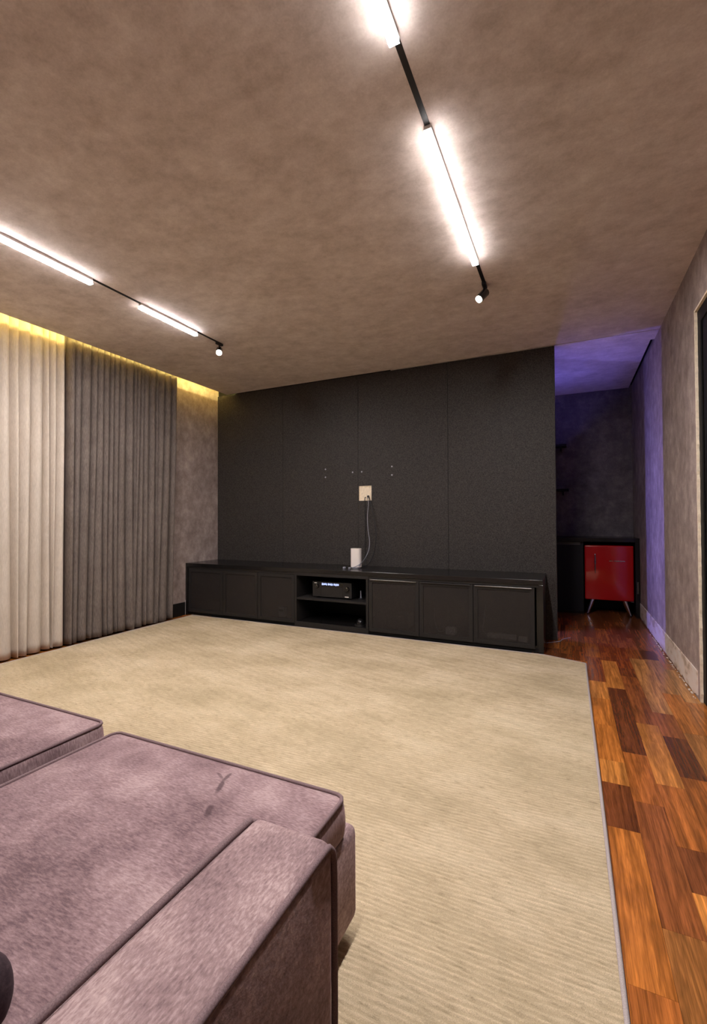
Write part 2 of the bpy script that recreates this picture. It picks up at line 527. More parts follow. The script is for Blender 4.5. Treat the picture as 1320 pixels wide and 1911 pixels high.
wl = struct('wall_left', box(XL - 0.12, XL, YN, YB + 0.06, -0.05, 2.86), M['wallpaper'])
struct('wall_near', box(XL - 0.12, XR + 0.12, YN - 0.12, YN, -0.05, 2.86), M['panel'])  # unseen; dark finish chosen to cut bounce onto the sofa arm
DY0, DY1, DZ = -0.3, 3.37, 2.355                         # doorway in the right wall, lengthened out of view to darken that side
wr = struct('wall_right', boxes((XR, XR + 0.13, DY1, YA + 0.1, -0.05, 2.86), (XR, XR + 0.13, YN, DY0, -0.05, 2.86), (XR, XR + 0.13, DY0, DY1, DZ, 2.86)), M['wallpaper'])
struct('wall_alcove_back', box(-1.7, XR + 0.12, YA, YA + 0.1, -0.05, 2.86), M['dimmed'])
struct('wall_alcove_left', box(-1.8, -1.7, YB + 0.06, YA + 0.1, -0.05, 2.86), M['dimmed'])
ceil = struct('ceiling', boxes((-3.895, XR, YN, 4.526, CEIL, CEIL + 0.008)), M['ceiling'])
obj('alcove_soffit', boxes((-1.7, XR, 4.540, 4.77, CEIL, CEIL + 0.03), (-1.7, XR - 0.03, 4.77, YA, CEIL, CEIL + 0.03)), M['ceiling'], ceil)
obj('slab', box(XL - 0.12, XR + 0.12, YN - 0.1, YA + 0.1, 2.86, 2.92), M['void'], ceil)
obj('void_board', box(-3.78, XR, YN, YA, CEIL + 0.03 + 0.002, CEIL + 0.05), M['void'], ceil)
obj('cove_trough', boxes((-3.78, -3.76, YN, YB + 0.01, CEIL + 0.009, 2.83), (XL, -3.76, YN, YB + 0.01, 2.83, 2.85)), M['cream_plaster'], ceil)
obj('cove_light', box(-3.788, -3.781, YN + 0.1, YB - 0.02, 2.728, 2.738), M['cove'], ceil)
# ceiling access hatch and a patched square in the paper
obj('access_hatch', box(-0.475, -0.241, 3.335, 3.580, CEIL - 0.003, CEIL - 0.0002), M['ceiling'], ceil)
obj('paper_patch', box(-1.76, -1.60, 3.545, 3.700, CEIL - 0.0012, CEIL - 0.0002), M['ceiling'], ceil)

# dark panelling: four boards on a backing wall, a cut-out for the sockets
wb = struct('wall_back', box(XL, -0.112, YB + 0.017, YB + 0.06, -0.05, 2.86), M['black_matte'])
seams = [XL, -3.066, -2.083, -1.092, -0.105]
HX0, HX1, HZ0, HZ1 = -2.074, -1.926, 1.305, 1.466
for a, b_ in zip(seams, seams[1:]):
    g0 = a + 0.0018
    if a == -2.083:
        bm = bmesh.new()
        for (x0, x1, z0, z1) in ((g0, HX0, HZ0, HZ1), (HX1, b_ - 0.0018, HZ0, HZ1), (g0, b_ - 0.0018, 0.0, HZ0), (g0, b_ - 0.0018, HZ1, CEIL - 0.004)):
            add_box(bm, x0, x1, YB, YB + 0.0165, z0, z1)
    else:
        bm = box(g0, b_ - 0.0018, YB, YB + 0.0165, 0.0, CEIL - 0.004)
    obj('wall_panel', bm, M['panel'], wb)
obj('edge_highlight', box(-0.111, -0.105, YB + 0.017, YB + 0.06, 0.0, CEIL - 0.004), M['grey_metal'], wb)  # grey strip added to draw the bright highlight along the panelling's end
obj('blue_light', box(-0.501, -0.500, 4.677, 4.683, 0.2, 1.95), M['blue'], wb)
obj('light_channel', boxes((-0.52, -0.5015, 4.66, 4.70, 0.15, 2.0), (-0.5013, -0.4997, 4.6832, 4.70, 0.15, 2.0), (-0.5013, -0.4997, 4.66, 4.6768, 0.15, 2.0)), M['black_matte'], wb)  # unseen channel added to stop the strip lighting the back wall
obj('added_light_tray', boxes((-0.245, -0.155, 4.605, 5.60, 1.86, 1.875), (-0.178, -0.170, 4.605, 5.60, 1.875, 1.898), (-0.230, -0.222, 4.605, 5.60, 1.875, 1.898), (-0.222, -0.178, 5.585, 5.60, 1.875, 1.898), (-0.222, -0.178, 5.27, 5.28, 1.875, 1.898)), M['black_matte'], wb)  # unseen tray, added so its lips confine blue light to the ceiling
obj('blue_light', box(-0.204, -0.196, 5.30, 5.565, 1.8755, 1.879), M['blue'], wb)  # unseen extra strip added to tint the alcove ceiling blue
struct('alcove_light_baffle', boxes((-0.32, -0.30, 4.803, 5.87, 0.0, 2.68), (-0.32, -0.30, 5.87, YA, 0.8805, 2.68)), M['dimmed'])  # unseen baffle added to keep the blue strip off the alcove's back wall
sb = tag(obj('socket_niche', boxes((HX0, HX1, YB + 0.012, YB + 0.0165, HZ0, HZ1), (HX0, HX0 + 0.004, YB + 0.001, YB + 0.012, HZ0, HZ1), (HX1 - 0.004, HX1, YB + 0.001, YB + 0.012, HZ0, HZ1), (HX0, HX1, YB + 0.001, YB + 0.012, HZ0, HZ0 + 0.004), (HX0, HX1, YB + 0.001, YB + 0.012, HZ1 - 0.004, HZ1)), M['cream_plaster'], wb))
for (x, z) in [(-2.49, 1.67), (-2.49, 1.58), (-2.15, 1.62), (-2.04, 1.62), (-1.69, 1.66), (-1.69, 1.57)]:
    obj('wall_plug', lathe([(0.009, 0), (0.009, 0.002), (0.005, 0.003)], (x, YB, z), axis=(0, -1, 0), seg=10), M['cable_grey'], wb)

# baseboards and door
tag(obj('baseboard_left', box(XL, XL + 0.0065, YN, 3.995, 0.0, 0.15), M['black_matte']), kind='structure')
# bare plaster where the skirting was torn off, with a broken lower edge
bm = bmesh.new()
N = 60
ys = [DY1 + 0.055 + (5.88 - DY1 - 0.055) * i / N for i in range(N + 1)]
top = [bm.verts.new((XR - 0.006, y, 0.170 + random.uniform(-0.002, 0.002))) for y in ys]
bot = [bm.verts.new((XR - 0.006, y, 0.012 + random.uniform(-0.008, 0.014))) for y in ys]
topb = [bm.verts.new((XR, v.co.y, v.co.z)) for v in top]
botb = [bm.verts.new((XR, v.co.y, v.co.z)) for v in bot]
for i in range(N):
    bm.faces.new((top[i], top[i + 1], bot[i + 1], bot[i]))
    bm.faces.new((topb[i], topb[i + 1], top[i + 1], top[i]))
    bm.faces.new((bot[i], bot[i + 1], botb[i + 1], botb[i]))
bm.faces.new((top[0], bot[0], botb[0], topb[0]))
bm.faces.new((top[N], topb[N], botb[N], bot[N]))
tag(obj('baseboard_right', bm, M['plaster']), kind='structure')
# ragged raw edge of the doorway
def ragged(x0, x1, y, z0, z1, n, along='z', th=0.02):
    bm = bmesh.new()
    rows = []
    for i in range(n + 1):
        t = i / n
        j1, j2 = random.uniform(-0.004, 0.004), random.uniform(-0.003, 0.003)
        z = z0 + (z1 - z0) * t
        rows.append([bm.verts.new((x0, y + j2, z)), bm.verts.new((x0, y - 0.012 + j1, z)), bm.verts.new((x1, y - 0.012 + j1, z)), bm.verts.new((x1, y + 0.0, z))])
    for a, b2 in zip(rows, rows[1:]):
        for k in range(3):
            bm.faces.new((a[k], a[k + 1], b2[k + 1], b2[k]))
    bm.faces.new(rows[0]); bm.faces.new(rows[-1])
    return bm
obj('raw_edge', ragged(XR - 0.001, XR + 0.013, DY1 + 0.006, 0.0, DZ, 90), M['cream_plaster'], wr)
obj('raw_edge', boxes((XR - 0.001, XR + 0.013, DY0, DY1, DZ - 0.012, DZ)), M['cream_plaster'], wr)
door = tag(obj('doorway_fill', boxes((XR + 0.044, XR + 0.05, DY0, DY1, 0.004, DZ - 0.012), (XR + 0.014, XR + 0.020, DY1 - 0.07, DY1, 0.004, DZ - 0.012), (XR + 0.014, XR + 0.020, DY0, DY1 - 0.07, DZ - 0.09, DZ - 0.012)), M['black_matte']), kind='structure')  # black fill of the doorway; its unseen length is added to darken this side
for k in range(4):                                        # four added leaves split the black doorway fill, with gaps between them
    w = (DY1 - 0.072 - DY0) / 4
    y0 = DY0 + k * w
    obj('added_leaf', box(XR + 0.022, XR + 0.043, y0 + 0.003, y0 + w - 0.003, 0.006, DZ - 0.016, bev=0.002), M['black_matte'], door)
crumbs = bmesh.new()
for k in range(60):
    y = random.uniform(DY1 + 0.02, 5.3)
    x = XR - 0.009 - abs(random.gauss(0, 0.004))
    s = random.uniform(0.002, 0.006)
    add_box(crumbs, x - s, x + s * 0.6, y - s, y + s * random.uniform(0.5, 6.0), 0.0003, 0.0003 + s * random.uniform(0.4, 0.9))
tag(obj('plaster_crumbs', crumbs, M['plaster']), 'pale plaster crumbs scattered along the foot of the right wall', 'rubble', kind='stuff')

# ------------------------------------------------------------------ rug
RX0, RX1, RY0, RY1, RT = -3.94, 0.108, -1.2, 3.990, 0.010
def far_edge(x):
    return RY1 if x < -0.2 else RY1 - (x + 0.2) / 0.3 * 0.105
def build_rug():
    per = 0.016
    nx, ny = 320, int((RY1 - 0.7) / per * 6)
    xs = np.linspace(RX0 + 0.012, RX1 - 0.012, nx)
    vs = np.linspace(0, 1, ny)
    fe = np.array([far_edge(x) for x in xs]) - 0.010
    Yg = 0.7 + vs[:, None] * (fe[None, :] - 0.7)
    Xg = np.repeat(xs[None, :], ny, 0)
    rng = np.random.default_rng(3)
    # each hand-woven rib wavers a little on its own
    rib = np.floor(Yg / per)
    ph = Yg / per + 0.16 * np.sin(Xg * 21 + rib * 0.7) + 0.10 * np.sin(Xg * 57 + rib * 1.9) + rng.normal(0, 0.03, Xg.shape)
    amp = 0.45 + 0.55 * np.clip(np.sin(Xg * 13 + rib * 2.3) * np.sin(Xg * 5.1 - rib * 1.1) + 0.5, 0, 1)
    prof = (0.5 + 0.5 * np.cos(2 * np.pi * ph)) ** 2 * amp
    Zg = RT + 0.0036 * prof + rng.normal(0, 0.0002, Xg.shape)
    V = np.stack([Xg, Yg, Zg], -1).reshape(-1, 3)
    idx = np.arange(nx * ny).reshape(ny, nx)
    F = np.stack([idx[:-1, :-1], idx[:-1, 1:], idx[1:, 1:], idx[1:, :-1]], -1).reshape(-1, 4)
    return V, F, prof.reshape(-1)
rug = thing('rug', (-1.9, 1.5, 0.0), 'large beige ribbed rug lying in front of the black media console', 'rug')
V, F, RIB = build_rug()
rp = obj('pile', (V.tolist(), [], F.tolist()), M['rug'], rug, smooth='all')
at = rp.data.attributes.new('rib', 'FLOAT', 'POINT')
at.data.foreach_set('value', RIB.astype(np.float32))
obj('backing', boxes((RX0 + 0.004, RX1 - 0.004, RY0, 0.7, 0.0006, RT), (RX0 + 0.004, RX1 - 0.004, 0.7, 3.86, 0.0006, RT - 0.001), (RX0 + 0.004, -0.2, 3.86, RY1 - 0.006, 0.0006, RT - 0.001)), M['rug'], rug)
bind = bmesh.new()
add_tube(bind, [(RX1 - 0.006, RY0, 0.0075), (RX1 - 0.006, 1.0, 0.0075), (RX1 - 0.005, 2.2, 0.0075), (RX1 - 0.007, 3.2, 0.0075), (RX1 - 0.006, far_edge(RX1) - 0.006, 0.0075), (-0.2, RY1 - 0.006, 0.0075), (RX0 + 0.006, RY1 - 0.006, 0.0075), (RX0 + 0.006, RY0, 0.0075)], 0.0068, seg=8)
obj('binding', bind, M['rug_binding'], rug, smooth='all')

# ------------------------------------------------------------------ curtains
def sheet(y0t, y1t, y0b, y1b, xc, amp, nf, ztop, zbot, seed, crease=0.5, lean=0.0, wander=0.35):
    rng = random.Random(seed)
    w = [rng.uniform(0.5, 1.6) for _ in range(nf)]
    s = sum(w)
    cum = [0]
    for q in w: cum.append(cum[-1] + q / s)
    am = [rng.uniform(0.5, 1.0) for _ in range(nf + 1)]
    drift = [rng.uniform(-wander, wander) for _ in range(nf + 1)]
    drift[0] = drift[-1] = 0
    skew = [rng.uniform(0.75, 1.35) for _ in range(nf)]
    nz, per = 44, 14
    V, F = [], []
    for k in range(nz + 1):
        v = k / nz
        z = ztop + (zbot - ztop) * v
        ya, yb = y0t + (y0b - y0t) * v, y1t + (y1b - y1t) * v
        # fold borders wander as the cloth falls
        cb = [cum[i] + drift[i] * (0.25 * v + 0.75 * v * v) / nf for i in range(nf + 1)]
        pleat = 0.62 + 0.38 * min(1, v * 3)
        cx = xc + lean * (1 - v) ** 2
        for i in range(nf):
            for j in range(per):
                t = j / per
                u = cb[i] + (cb[i + 1] - cb[i]) * t
                # broad rounded ridge between two narrow creases
                prof = 2 * math.sin(math.pi * t ** skew[i]) ** crease - 1
                a = am[i] + (am[i + 1] - am[i]) * t
                if prof > 0:
                    prof *= a
                x = cx + amp * pleat * prof + 0.005 * math.sin(9 * u + 5 * v + seed) * v
                y = ya + (yb - ya) * u
                zz = z + (0.005 * math.sin(23 * u + seed) if k == nz else 0)
                V.append((x, y, zz))
        V.append((cx - amp * pleat, yb, z))
    n = nf * per + 1
    for k in range(nz):
        for j in range(n - 1):
            a = k * n + j
            F.append((a, a + 1, a + n + 1, a + n))
    return V, F, n, nz
def curtain(name, label, m, hemz, **k):
    V, F, n, nz = sheet(**k)
    root = thing(name, (k['xc'], (k['y0b'] + k['y1b']) / 2, k['zbot']), label, 'curtain')
    c = obj('cloth', (V, [], F), m, root, smooth='all')
    md = c.modifiers.new('thickness', 'SOLIDIFY'); md.thickness = 0.0025
    # heading tape on top and a doubled hem at the bottom, both following the folds
    tape = [V[j] for j in range(0, n, 2)]
    bm = bmesh.new()
    for o_, (zt, zb) in ((0, (0.0, -0.028)),):
        r1 = [bm.verts.new((p[0] + 0.003, p[1], p[2] + zt)) for p in tape]
        r2 = [bm.verts.new((p[0] + 0.003, p[1], p[2] + zb)) for p in tape]
        for i in range(len(tape) - 1):
            bm.faces.new((r1[i], r1[i + 1], r2[i + 1], r2[i]))
    obj('heading_tape', bm, m, root, smooth='all')
    # hem: the lowest rows once more, a little proud
    bm = bmesh.new()
    rows = []
    for kk in range(nz - 2, nz + 1):
        rows.append([bm.verts.new((V[kk * n + j][0] + 0.0022, V[kk * n + j][1], V[kk * n + j][2])) for j in range(0, n)])
    for a, b2 in zip(rows, rows[1:]):
        for j in range(n - 1):
            bm.faces.new((a[j], a[j + 1], b2[j + 1], b2[j]))
    obj('hem', bm, m, root, smooth='all')
    return root
curtain('sheer_curtain', 'cream linen curtain hanging at the far left', M['sheer'], 0.1,
        y0t=0.75, y1t=2.548, y0b=0.75, y1b=2.556, xc=-4.010, amp=0.038, nf=19, ztop=2.80, zbot=0.016, seed=5, crease=0.9, wander=0.6)
curtain('blackout_curtain', 'dark taupe curtain between the cream curtain and the bare wall', M['drape'], 0.12,
        y0t=2.552, y1t=3.772, y0b=2.560, y1b=3.72, xc=-3.984, amp=0.054, nf=19, ztop=2.775, zbot=0.024, seed=11, crease=0.55, lean=0.026, wander=0.75)
obj('curtain_rail', boxes((-4.02, -3.995, 0.7, 3.85, 2.803, 2.8295), (-3.977, -3.952, 0.7, 3.85, 2.803, 2.8295)), M['white_plastic'], ceil)

# ------------------------------------------------------------------ track lights
def bar(parent, x, y0, y1):
    h = obj('light_bar', box(x - 0.014, x + 0.014, y0, y1, CEIL - 0.018, CEIL - 0.0022), M['white_plastic'], parent)
    bm = bmesh.new()
    add_box(bm, x - 0.017, x + 0.017, y0, y1, CEIL - 0.0395, CEIL - 0.0388)
    obj('diffuser', bm, M['bar'], h)
    obj('side_lens', box(x - 0.0168, x + 0.0168, y0, y1, CEIL - 0.0387, CEIL - 0.0182), M['bar_side'], h)
def spot(parent, joint, aim, L=0.10, r=0.027):
    j = Vector(joint)
    d = Vector(aim).normalized()
    st = obj('spot_head', boxes((j.x - 0.013, j.x + 0.013, j.y - 0.035, j.y + 0.035, CEIL - 0.020, CEIL - 0.0022)), M['track'], parent)
    nb = bmesh.new()
    add_tube(nb, [(j.x, j.y, CEIL - 0.02), j + Vector((0, 0, -0.045))], 0.006)
    obj('swivel', nb, M['track'], st)
    b0 = j + Vector((0, 0, -0.045)) - d * 0.025
    obj('barrel', lathe([(r * 0.7, 0), (r, 0.012), (r, L), (r * 0.86, L), (r * 0.84, L - 0.03), (0, L - 0.03)], b0, axis=d, seg=28), M['black_gloss'], st, smooth=True)
    obj('lens', lathe([(r * 0.82, 0), (r * 0.7, 0.004), (0.0, 0.007)], b0 + d * (L - 0.0295), axis=d, seg=24), M['spot'], st, smooth=True)
def track(x, y0, y1, bars, label, sp, aim):
    t = thing('track_light', (x, (y0 + y1) / 2, CEIL), label, 'track light', 'ceiling track lights')
    obj('rail', boxes((x - 0.011, x + 0.011, y0, y1, CEIL - 0.002, CEIL - 0.0003)), M['track'], t)
    for a, b_ in bars: bar(t, x, a, b_)
    spot(t, sp, aim)
track(-0.498, -1.9, 3.175, [(0.33, 1.385), (1.765, 2.815)], 'black ceiling track with glowing bars nearest the red fridge', (-0.498, 3.14, CEIL - 0.02), (-0.42, -0.58, -0.72))
track(-2.81, -1.9, 3.205, [(0.9, 1.955), (2.33, 2.885)], 'black ceiling track with glowing bars nearest the curtains', (-2.81, 3.165, CEIL - 0.02), (0.50, -0.62, -0.60))

# ------------------------------------------------------------------ media console
CF, CB_ = 4.0, YB - 0.004
top = thing('media_worktop', (-2.1, 4.27, 0.0), 'long black tabletop with waterfall ends under the dark panelling', 'worktop')
TT = 0.602
obj('top_board', box(XL + 0.006, -0.195, CF, CB_, 0.562, TT, bev=0.002), M['black_wood'], top)
obj('end_panel', box(XL + 0.006, -4.026, CF, CB_, 0.0, 0.5615, bev=0.0015), M['black_wood'], top)
obj('end_panel', box(-0.232, -0.195, CF, CB_, 0.0, 0.5615, bev=0.0015), M['black_wood'], top)
obj('white_strip', box(XL + 0.001, XL + 0.005, CF - 0.002, CF + 0.006, 0.005, 0.17), M['white_plastic'], top)  # thin white strip between the end panel and the wall

def unit(x0, x1, doors, label, handles, shelf=False):
    u = thing('console_cabinet', ((x0 + x1) / 2, 4.27, 0.0), label, 'cabinet', 'cabinets under the long console top')
    f = CF + 0.010
    obj('plinth', box(x0, x1, f + 0.016, f + 0.03, 0.0105, 0.045), M['black_matte'], u)
    obj('bottom_board', box(x0, x1, f + 0.022, CB_ - 0.014, 0.045, 0.062), M['black_wood'], u)
    obj('back_board', box(x0, x1, CB_ - 0.013, CB_ - 0.003, 0.045, 0.56), M['black_matte'], u)
    obj('side_board', box(x0 + 0.0005, x0 + 0.016, f + 0.022, CB_ - 0.014, 0.063, 0.56), M['black_wood'], u)
    obj('side_board', box(x1 - 0.016, x1 - 0.0005, f + 0.022, CB_ - 0.014, 0.063, 0.56), M['black_wood'], u)
    obj('top_rail', box(x0, x1, f, f + 0.02, 0.540, 0.5605), M['black_frame'], u)
    for i, (a, b_) in enumerate(doors):
        z0, z1 = 0.040, 0.536
        fr = 0.034
        d = obj('door', boxes((a, a + fr, f, f + 0.02, z0, z1), (b_ - fr, b_, f, f + 0.02, z0, z1), (a + fr, b_ - fr, f, f + 0.02, z0, z0 + fr), (a + fr, b_ - fr, f, f + 0.02, z1 - fr, z1)), M['black_frame'], u)
        obj('mesh_screen', box(a + fr - 0.001, b_ - fr + 0.001, f + 0.006, f + 0.009, z0 + fr - 0.001, z1 - fr + 0.001), M['mesh'], d)
        if handles:
            obj('handle', box(a + 0.012, b_ - 0.02, f - 0.014, f - 0.0005, z1 - 0.012, z1 - 0.002, bev=0.003), M['grey_metal'] if handles[i] else M['black_frame'], d)
    return u
unit(-4.0255, -2.5605, [(-4.020, -3.510), (-3.504, -3.034), (-3.028, -2.566)], 'black cabinet with three mesh doors at the curtain end of the console', None)
unit(-1.7375, -0.2325, [(-1.732, -1.240), (-1.234, -0.758), (-0.752, -0.262)], 'black cabinet with three mesh doors and bar handles at the fridge end', (1, 0, 1))
n = thing('console_shelf', (-2.15, 4.27, 0.0), 'open black shelf unit in the middle of the console', 'shelf')
nx0, nx1 = -2.560, -1.738
obj('plinth_board', box(nx0, nx1, CF + 0.006, CF + 0.024, 0.0105, 0.060), M['black_frame'], n)
obj('bottom_board', box(nx0, nx1, CF + 0.025, CB_ - 0.014, 0.045, 0.062), M['black_wood'], n)
obj('side_board', box(nx0, nx0 + 0.022, CF + 0.006, CB_ - 0.014, 0.0625, 0.53), M['black_frame'], n)
obj('side_board', box(nx1 - 0.022, nx1, CF + 0.006, CB_ - 0.014, 0.0625, 0.53), M['black_frame'], n)
obj('back_board', box(nx0, nx1, CB_ - 0.013, CB_ - 0.003, 0.045, 0.56), M['black_matte'], n)
obj('shelf_board', box(nx0 + 0.0225, nx1 - 0.0225, CF + 0.012, CB_ - 0.015, 0.286, 0.306), M['black_frame'], n)
obj('top_rail', box(nx0, nx1, CF + 0.004, CF + 0.024, 0.531, 0.5605), M['black_frame'], n)

# av receiver on the shelf
SH = 0.3065
rec = thing('av_receiver', (-2.166, 4.24, SH), 'black audio receiver with a lit blue display on the open shelf', 'receiver')
rx0, rx1, ry = -2.388, -1.945, 4.075
obj('case', box(rx0 + 0.004, rx1 - 0.004, ry + 0.012, ry + 0.36, SH + 0.014, SH + 0.158, bev=0.003), M['black_matte'], rec)
fp = obj('front_panel', box(rx0, rx1, ry, ry + 0.0115, SH + 0.012, SH + 0.165, bev=0.003), M['black_frame'], rec)
for gx0 in (rx0 + 0.098, rx1 - 0.099):
    obj('trim_groove', box(gx0, gx0 + 0.003, ry - 0.0015, ry - 0.0002, SH + 0.025, SH + 0.155), M['black_gloss'], fp)
ds = obj('display', box(rx0 + 0.103, rx1 - 0.101, ry - 0.002, ry - 0.0004, SH + 0.122, SH + 0.160), M['black_gloss'], rec)
gl = bmesh.new()                                  # lit characters, too blurred to read
gx = rx0 + 0.110
widths = [0.018, 0.014, 0.016, 0.012, 0.018, 0.013, 0.015, 0.011, 0.016, 0.014, 0.012, 0.016]
for i, w in enumerate(widths):
    add_box(gl, gx, gx + w - 0.0025, ry - 0.0035, ry - 0.0021, SH + 0.130 + (i % 3) * 0.002, SH + 0.152 - (i % 2) * 0.002)
    gx += w + 0.0008 + (0.006 if i in (3, 7) else 0)
obj('display_glyphs', gl, M['screen'], ds)
for kx, kz, kr in ((rx0 + 0.058, SH + 0.118, 0.021), (rx1 - 0.046, SH + 0.105, 0.023)):
    k = obj('knob', lathe([(kr, 0), (kr, 0.012), (kr * 0.9, 0.018), (kr * 0.86, 0.018)], (kx, ry - 0.0002, kz), axis=(0, -1, 0), seg=28), M['black_gloss'], rec, smooth=True)
    obj('knob_mark', box(kx - 0.0015, kx + 0.0015, ry - 0.0195, ry - 0.0185, kz + 0.006, kz + kr * 0.85), M['chrome'], k)
obj('name_plate', box(rx0 + 0.022, rx0 + 0.052, ry - 0.0012, ry - 0.0002, SH + 0.146, SH + 0.154), M['white_plastic'], rec)
obj('logo_plate', box(rx1 - 0.074, rx1 - 0.032, ry - 0.0012, ry - 0.0002, SH + 0.022, SH + 0.031), M['white_plastic'], rec)
for fx in (rx0 + 0.05, rx1 - 0.05):
    for fy in (ry + 0.05, ry + 0.30):
        obj('foot', lathe([(0.02, 0), (0.02, 0.0135)], (fx, fy, SH + 0.0003), seg=16), M['black_matte'], rec)

# small things in the open shelf
an = thing('wireless_dongle', (-1.888, 4.17, SH), 'small dark antenna on a round foot right of the receiver', 'antenna')
obj('foot_disc', lathe([(0.024, 0), (0.024, 0.006), (0.014, 0.011)], (-1.888, 4.17, SH), seg=20), M['cable_dark'], an, smooth=True)
obj('mast', tube([(-1.888, 4.17, SH + 0.0105), (-1.89, 4.174, SH + 0.05), (-1.893, 4.178, SH + 0.082)], 0.006, taper=[0.008, 0.006, 0.004]), M['cable_grey'], an, smooth=True)
dm = thing('dome_camera', (-1.872, 4.12, 0.0625), 'small glossy black dome device on the lower open shelf', 'device')
obj('dome', lathe([(0.044, 0.010), (0.044, 0.020), (0.040, 0.038), (0.028, 0.054), (0.012, 0.062), (0.0, 0.063)], (-1.872, 4.12, 0.0625), seg=28), M['black_gloss'], dm, smooth=True)
obj('base_ring', lathe([(0.056, 0), (0.056, 0.006), (0.046, 0.0098)], (-1.872, 4.12, 0.0625), seg=28), M['grey_metal'], dm, smooth=True)

# dim gear behind the mesh doors
ps = thing('power_strip', (-0.50, 4.16, 0.0625), 'pale power strip lying behind the mesh door by the end panel', 'power strip')
obj('strip_body', box(-0.66, -0.42, 4.13, 4.18, 0.0628, 0.103, bev=0.006), M['white_plastic'], ps)
obj('plug', box(-0.40, -0.33, 4.11, 4.17, 0.0628, 0.098, bev=0.006), M['white_plastic'], ps)
obj('cord', tube(smooth_path([(-0.662, 4.155, 0.085), (-0.70, 4.17, 0.12), (-0.69, 4.18, 0.22), (-0.68, 4.2, 0.34)]), 0.005), M['cable_grey'], ps, smooth=True)
pw = thing('power_adapter', (-0.98, 4.14, 0.0625), 'grey power adapter behind the middle handled mesh door', 'adapter')
obj('adapter_body', box(-1.02, -0.93, 4.10, 4.16, 0.0628, 0.125, bev=0.006), M['white_plastic'], pw)
obj('cord', tube(smooth_path([(-1.022, 4.13, 0.09), (-1.09, 4.13, 0.08), (-1.13, 4.15, 0.16), (-1.14, 4.18, 0.28)]), 0.004), M['cable_grey'], pw, smooth=True)
bx = thing('set_top_box', (-1.49, 4.22, 0.0625), 'flat grey box behind the mesh door right of the open shelf', 'device')
obj('case', box(-1.60, -1.38, 4.12, 4.30, 0.068, 0.20, bev=0.006), M['black_frame'], bx)
obj('status_light', box(-1.475, -1.455, 4.1185, 4.1198, 0.255 - 0.08, 0.26 - 0.08), M['white_plastic'], bx)
for fx in (-1.57, -1.41):
    obj('foot', lathe([(0.012, 0), (0.012, 0.0055)], (fx, 4.2, 0.0625), seg=12), M['black_matte'], bx)
sk = thing('network_box', (-2.80, 4.16, 0.0625), 'small pale network box behind the mesh door left of the open shelf', 'device')
obj('case', box(-2.84, -2.77, 4.12, 4.19, 0.0628, 0.165, bev=0.005), M['cable_grey'], sk)
obj('port_strip', box(-2.83, -2.78, 4.1185, 4.1198, 0.12, 0.14), M['black_gloss'], sk)

# router and its cables on the console
rt = thing('wifi_router', (-1.975, 4.25, TT), 'white tower router standing on the black console', 'router')
def rr_prism(x0, x1, y0, y1, z0, z1, r, n=6):
    bm = bmesh.new()
    pts = []
    for cx, cy, a0 in ((x1 - r, y1 - r, 0), (x0 + r, y1 - r, 90), (x0 + r, y0 + r, 180), (x1 - r, y0 + r, 270)):
        for k in range(n + 1):
            a = math.radians(a0 + 90 * k / n)
            pts.append((cx + r * math.cos(a), cy + r * math.sin(a)))
    b = [bm.verts.new((p[0], p[1], z0)) for p in pts]
    t = [bm.verts.new((p[0], p[1], z1)) for p in pts]
    m = len(pts)
    for k in range(m):
        bm.faces.new((b[k], b[(k + 1) % m], t[(k + 1) % m], t[k]))
    bm.faces.new(b); bm.faces.new(t)
    return bm
obj('tower', rr_prism(-2.030, -1.920, 4.215, 4.285, TT + 0.014, 0.805, 0.03), M['white_plastic'], rt, smooth=True)
obj('base', rr_prism(-2.018, -1.932, 4.222, 4.278, TT + 0.0004, TT + 0.0138, 0.026), M['cable_grey'], rt, smooth=True)
for q in ((-2.085, -2.062, 4.16, 4.19, TT + 0.0004, TT + 0.018), (-2.028, -2.006, 4.17, 4.195, TT + 0.0004, TT + 0.016), (-1.922, -1.905, 4.185, 4.205, TT + 0.03, TT + 0.046)):
    obj('plug', box(*q, bev=0.004), M['cable_grey'], rt)
c1 = tag(obj('network_cable', tube(smooth_path([(-1.975, YB - 0.002, 1.345), (-1.966, YB - 0.012, 1.32), (-1.952, YB - 0.022, 1.27), (-1.962, YB - 0.03, 1.13), (-1.950, YB - 0.04, 0.98), (-1.930, YB - 0.05, 0.87), (-1.922, YB - 0.09, 0.78), (-1.925, 4.38, 0.71), (-1.918, 4.27, 0.665), (-1.913, 4.195, 0.648), (-1.96, 4.18, 0.622), (-2.015, 4.182, TT + 0.008)], 10), 0.0036), M['cable_grey'], None, smooth=True), 'pale grey cable dropping from the cream socket box to the white router', 'cable')
tag(obj('power_cable', tube(smooth_path([(-1.955, YB - 0.002, 1.345), (-1.940, YB - 0.014, 1.315), (-1.905, YB - 0.03, 1.20), (-1.872, YB - 0.035, 1.05), (-1.860, YB - 0.04, 0.90), (-1.880, YB - 0.06, 0.74), (-1.925, 4.45, 0.63), (-1.955, 4.345, TT + 0.008)], 10), 0.005), M['cable_dark'], None, smooth=True), 'black cable bowing out beside the grey one below the socket box', 'cable')
tag(obj('antenna_cable', tube(smooth_path([(-1.99, YB - 0.002, 1.34), (-2.0, YB - 0.012, 1.315), (-1.995, YB - 0.012, 1.1), (-2.0, YB - 0.014, 0.8), (-1.99, YB - 0.02, 0.64), (-1.98, YB - 0.05, TT + 0.006)], 10), 0.004), M['cable_dark'], None, smooth=True), 'thin dark cable running straight down behind the router', 'cable')
plug = obj('socket_plug', lathe([(0.012, 0), (0.012, 0.018), (0.006, 0.024)], (-1.968, YB + 0.0115, 1.352), axis=(0.2, -1, -0.2), seg=16), M['grey_metal'], wb, smooth=True)
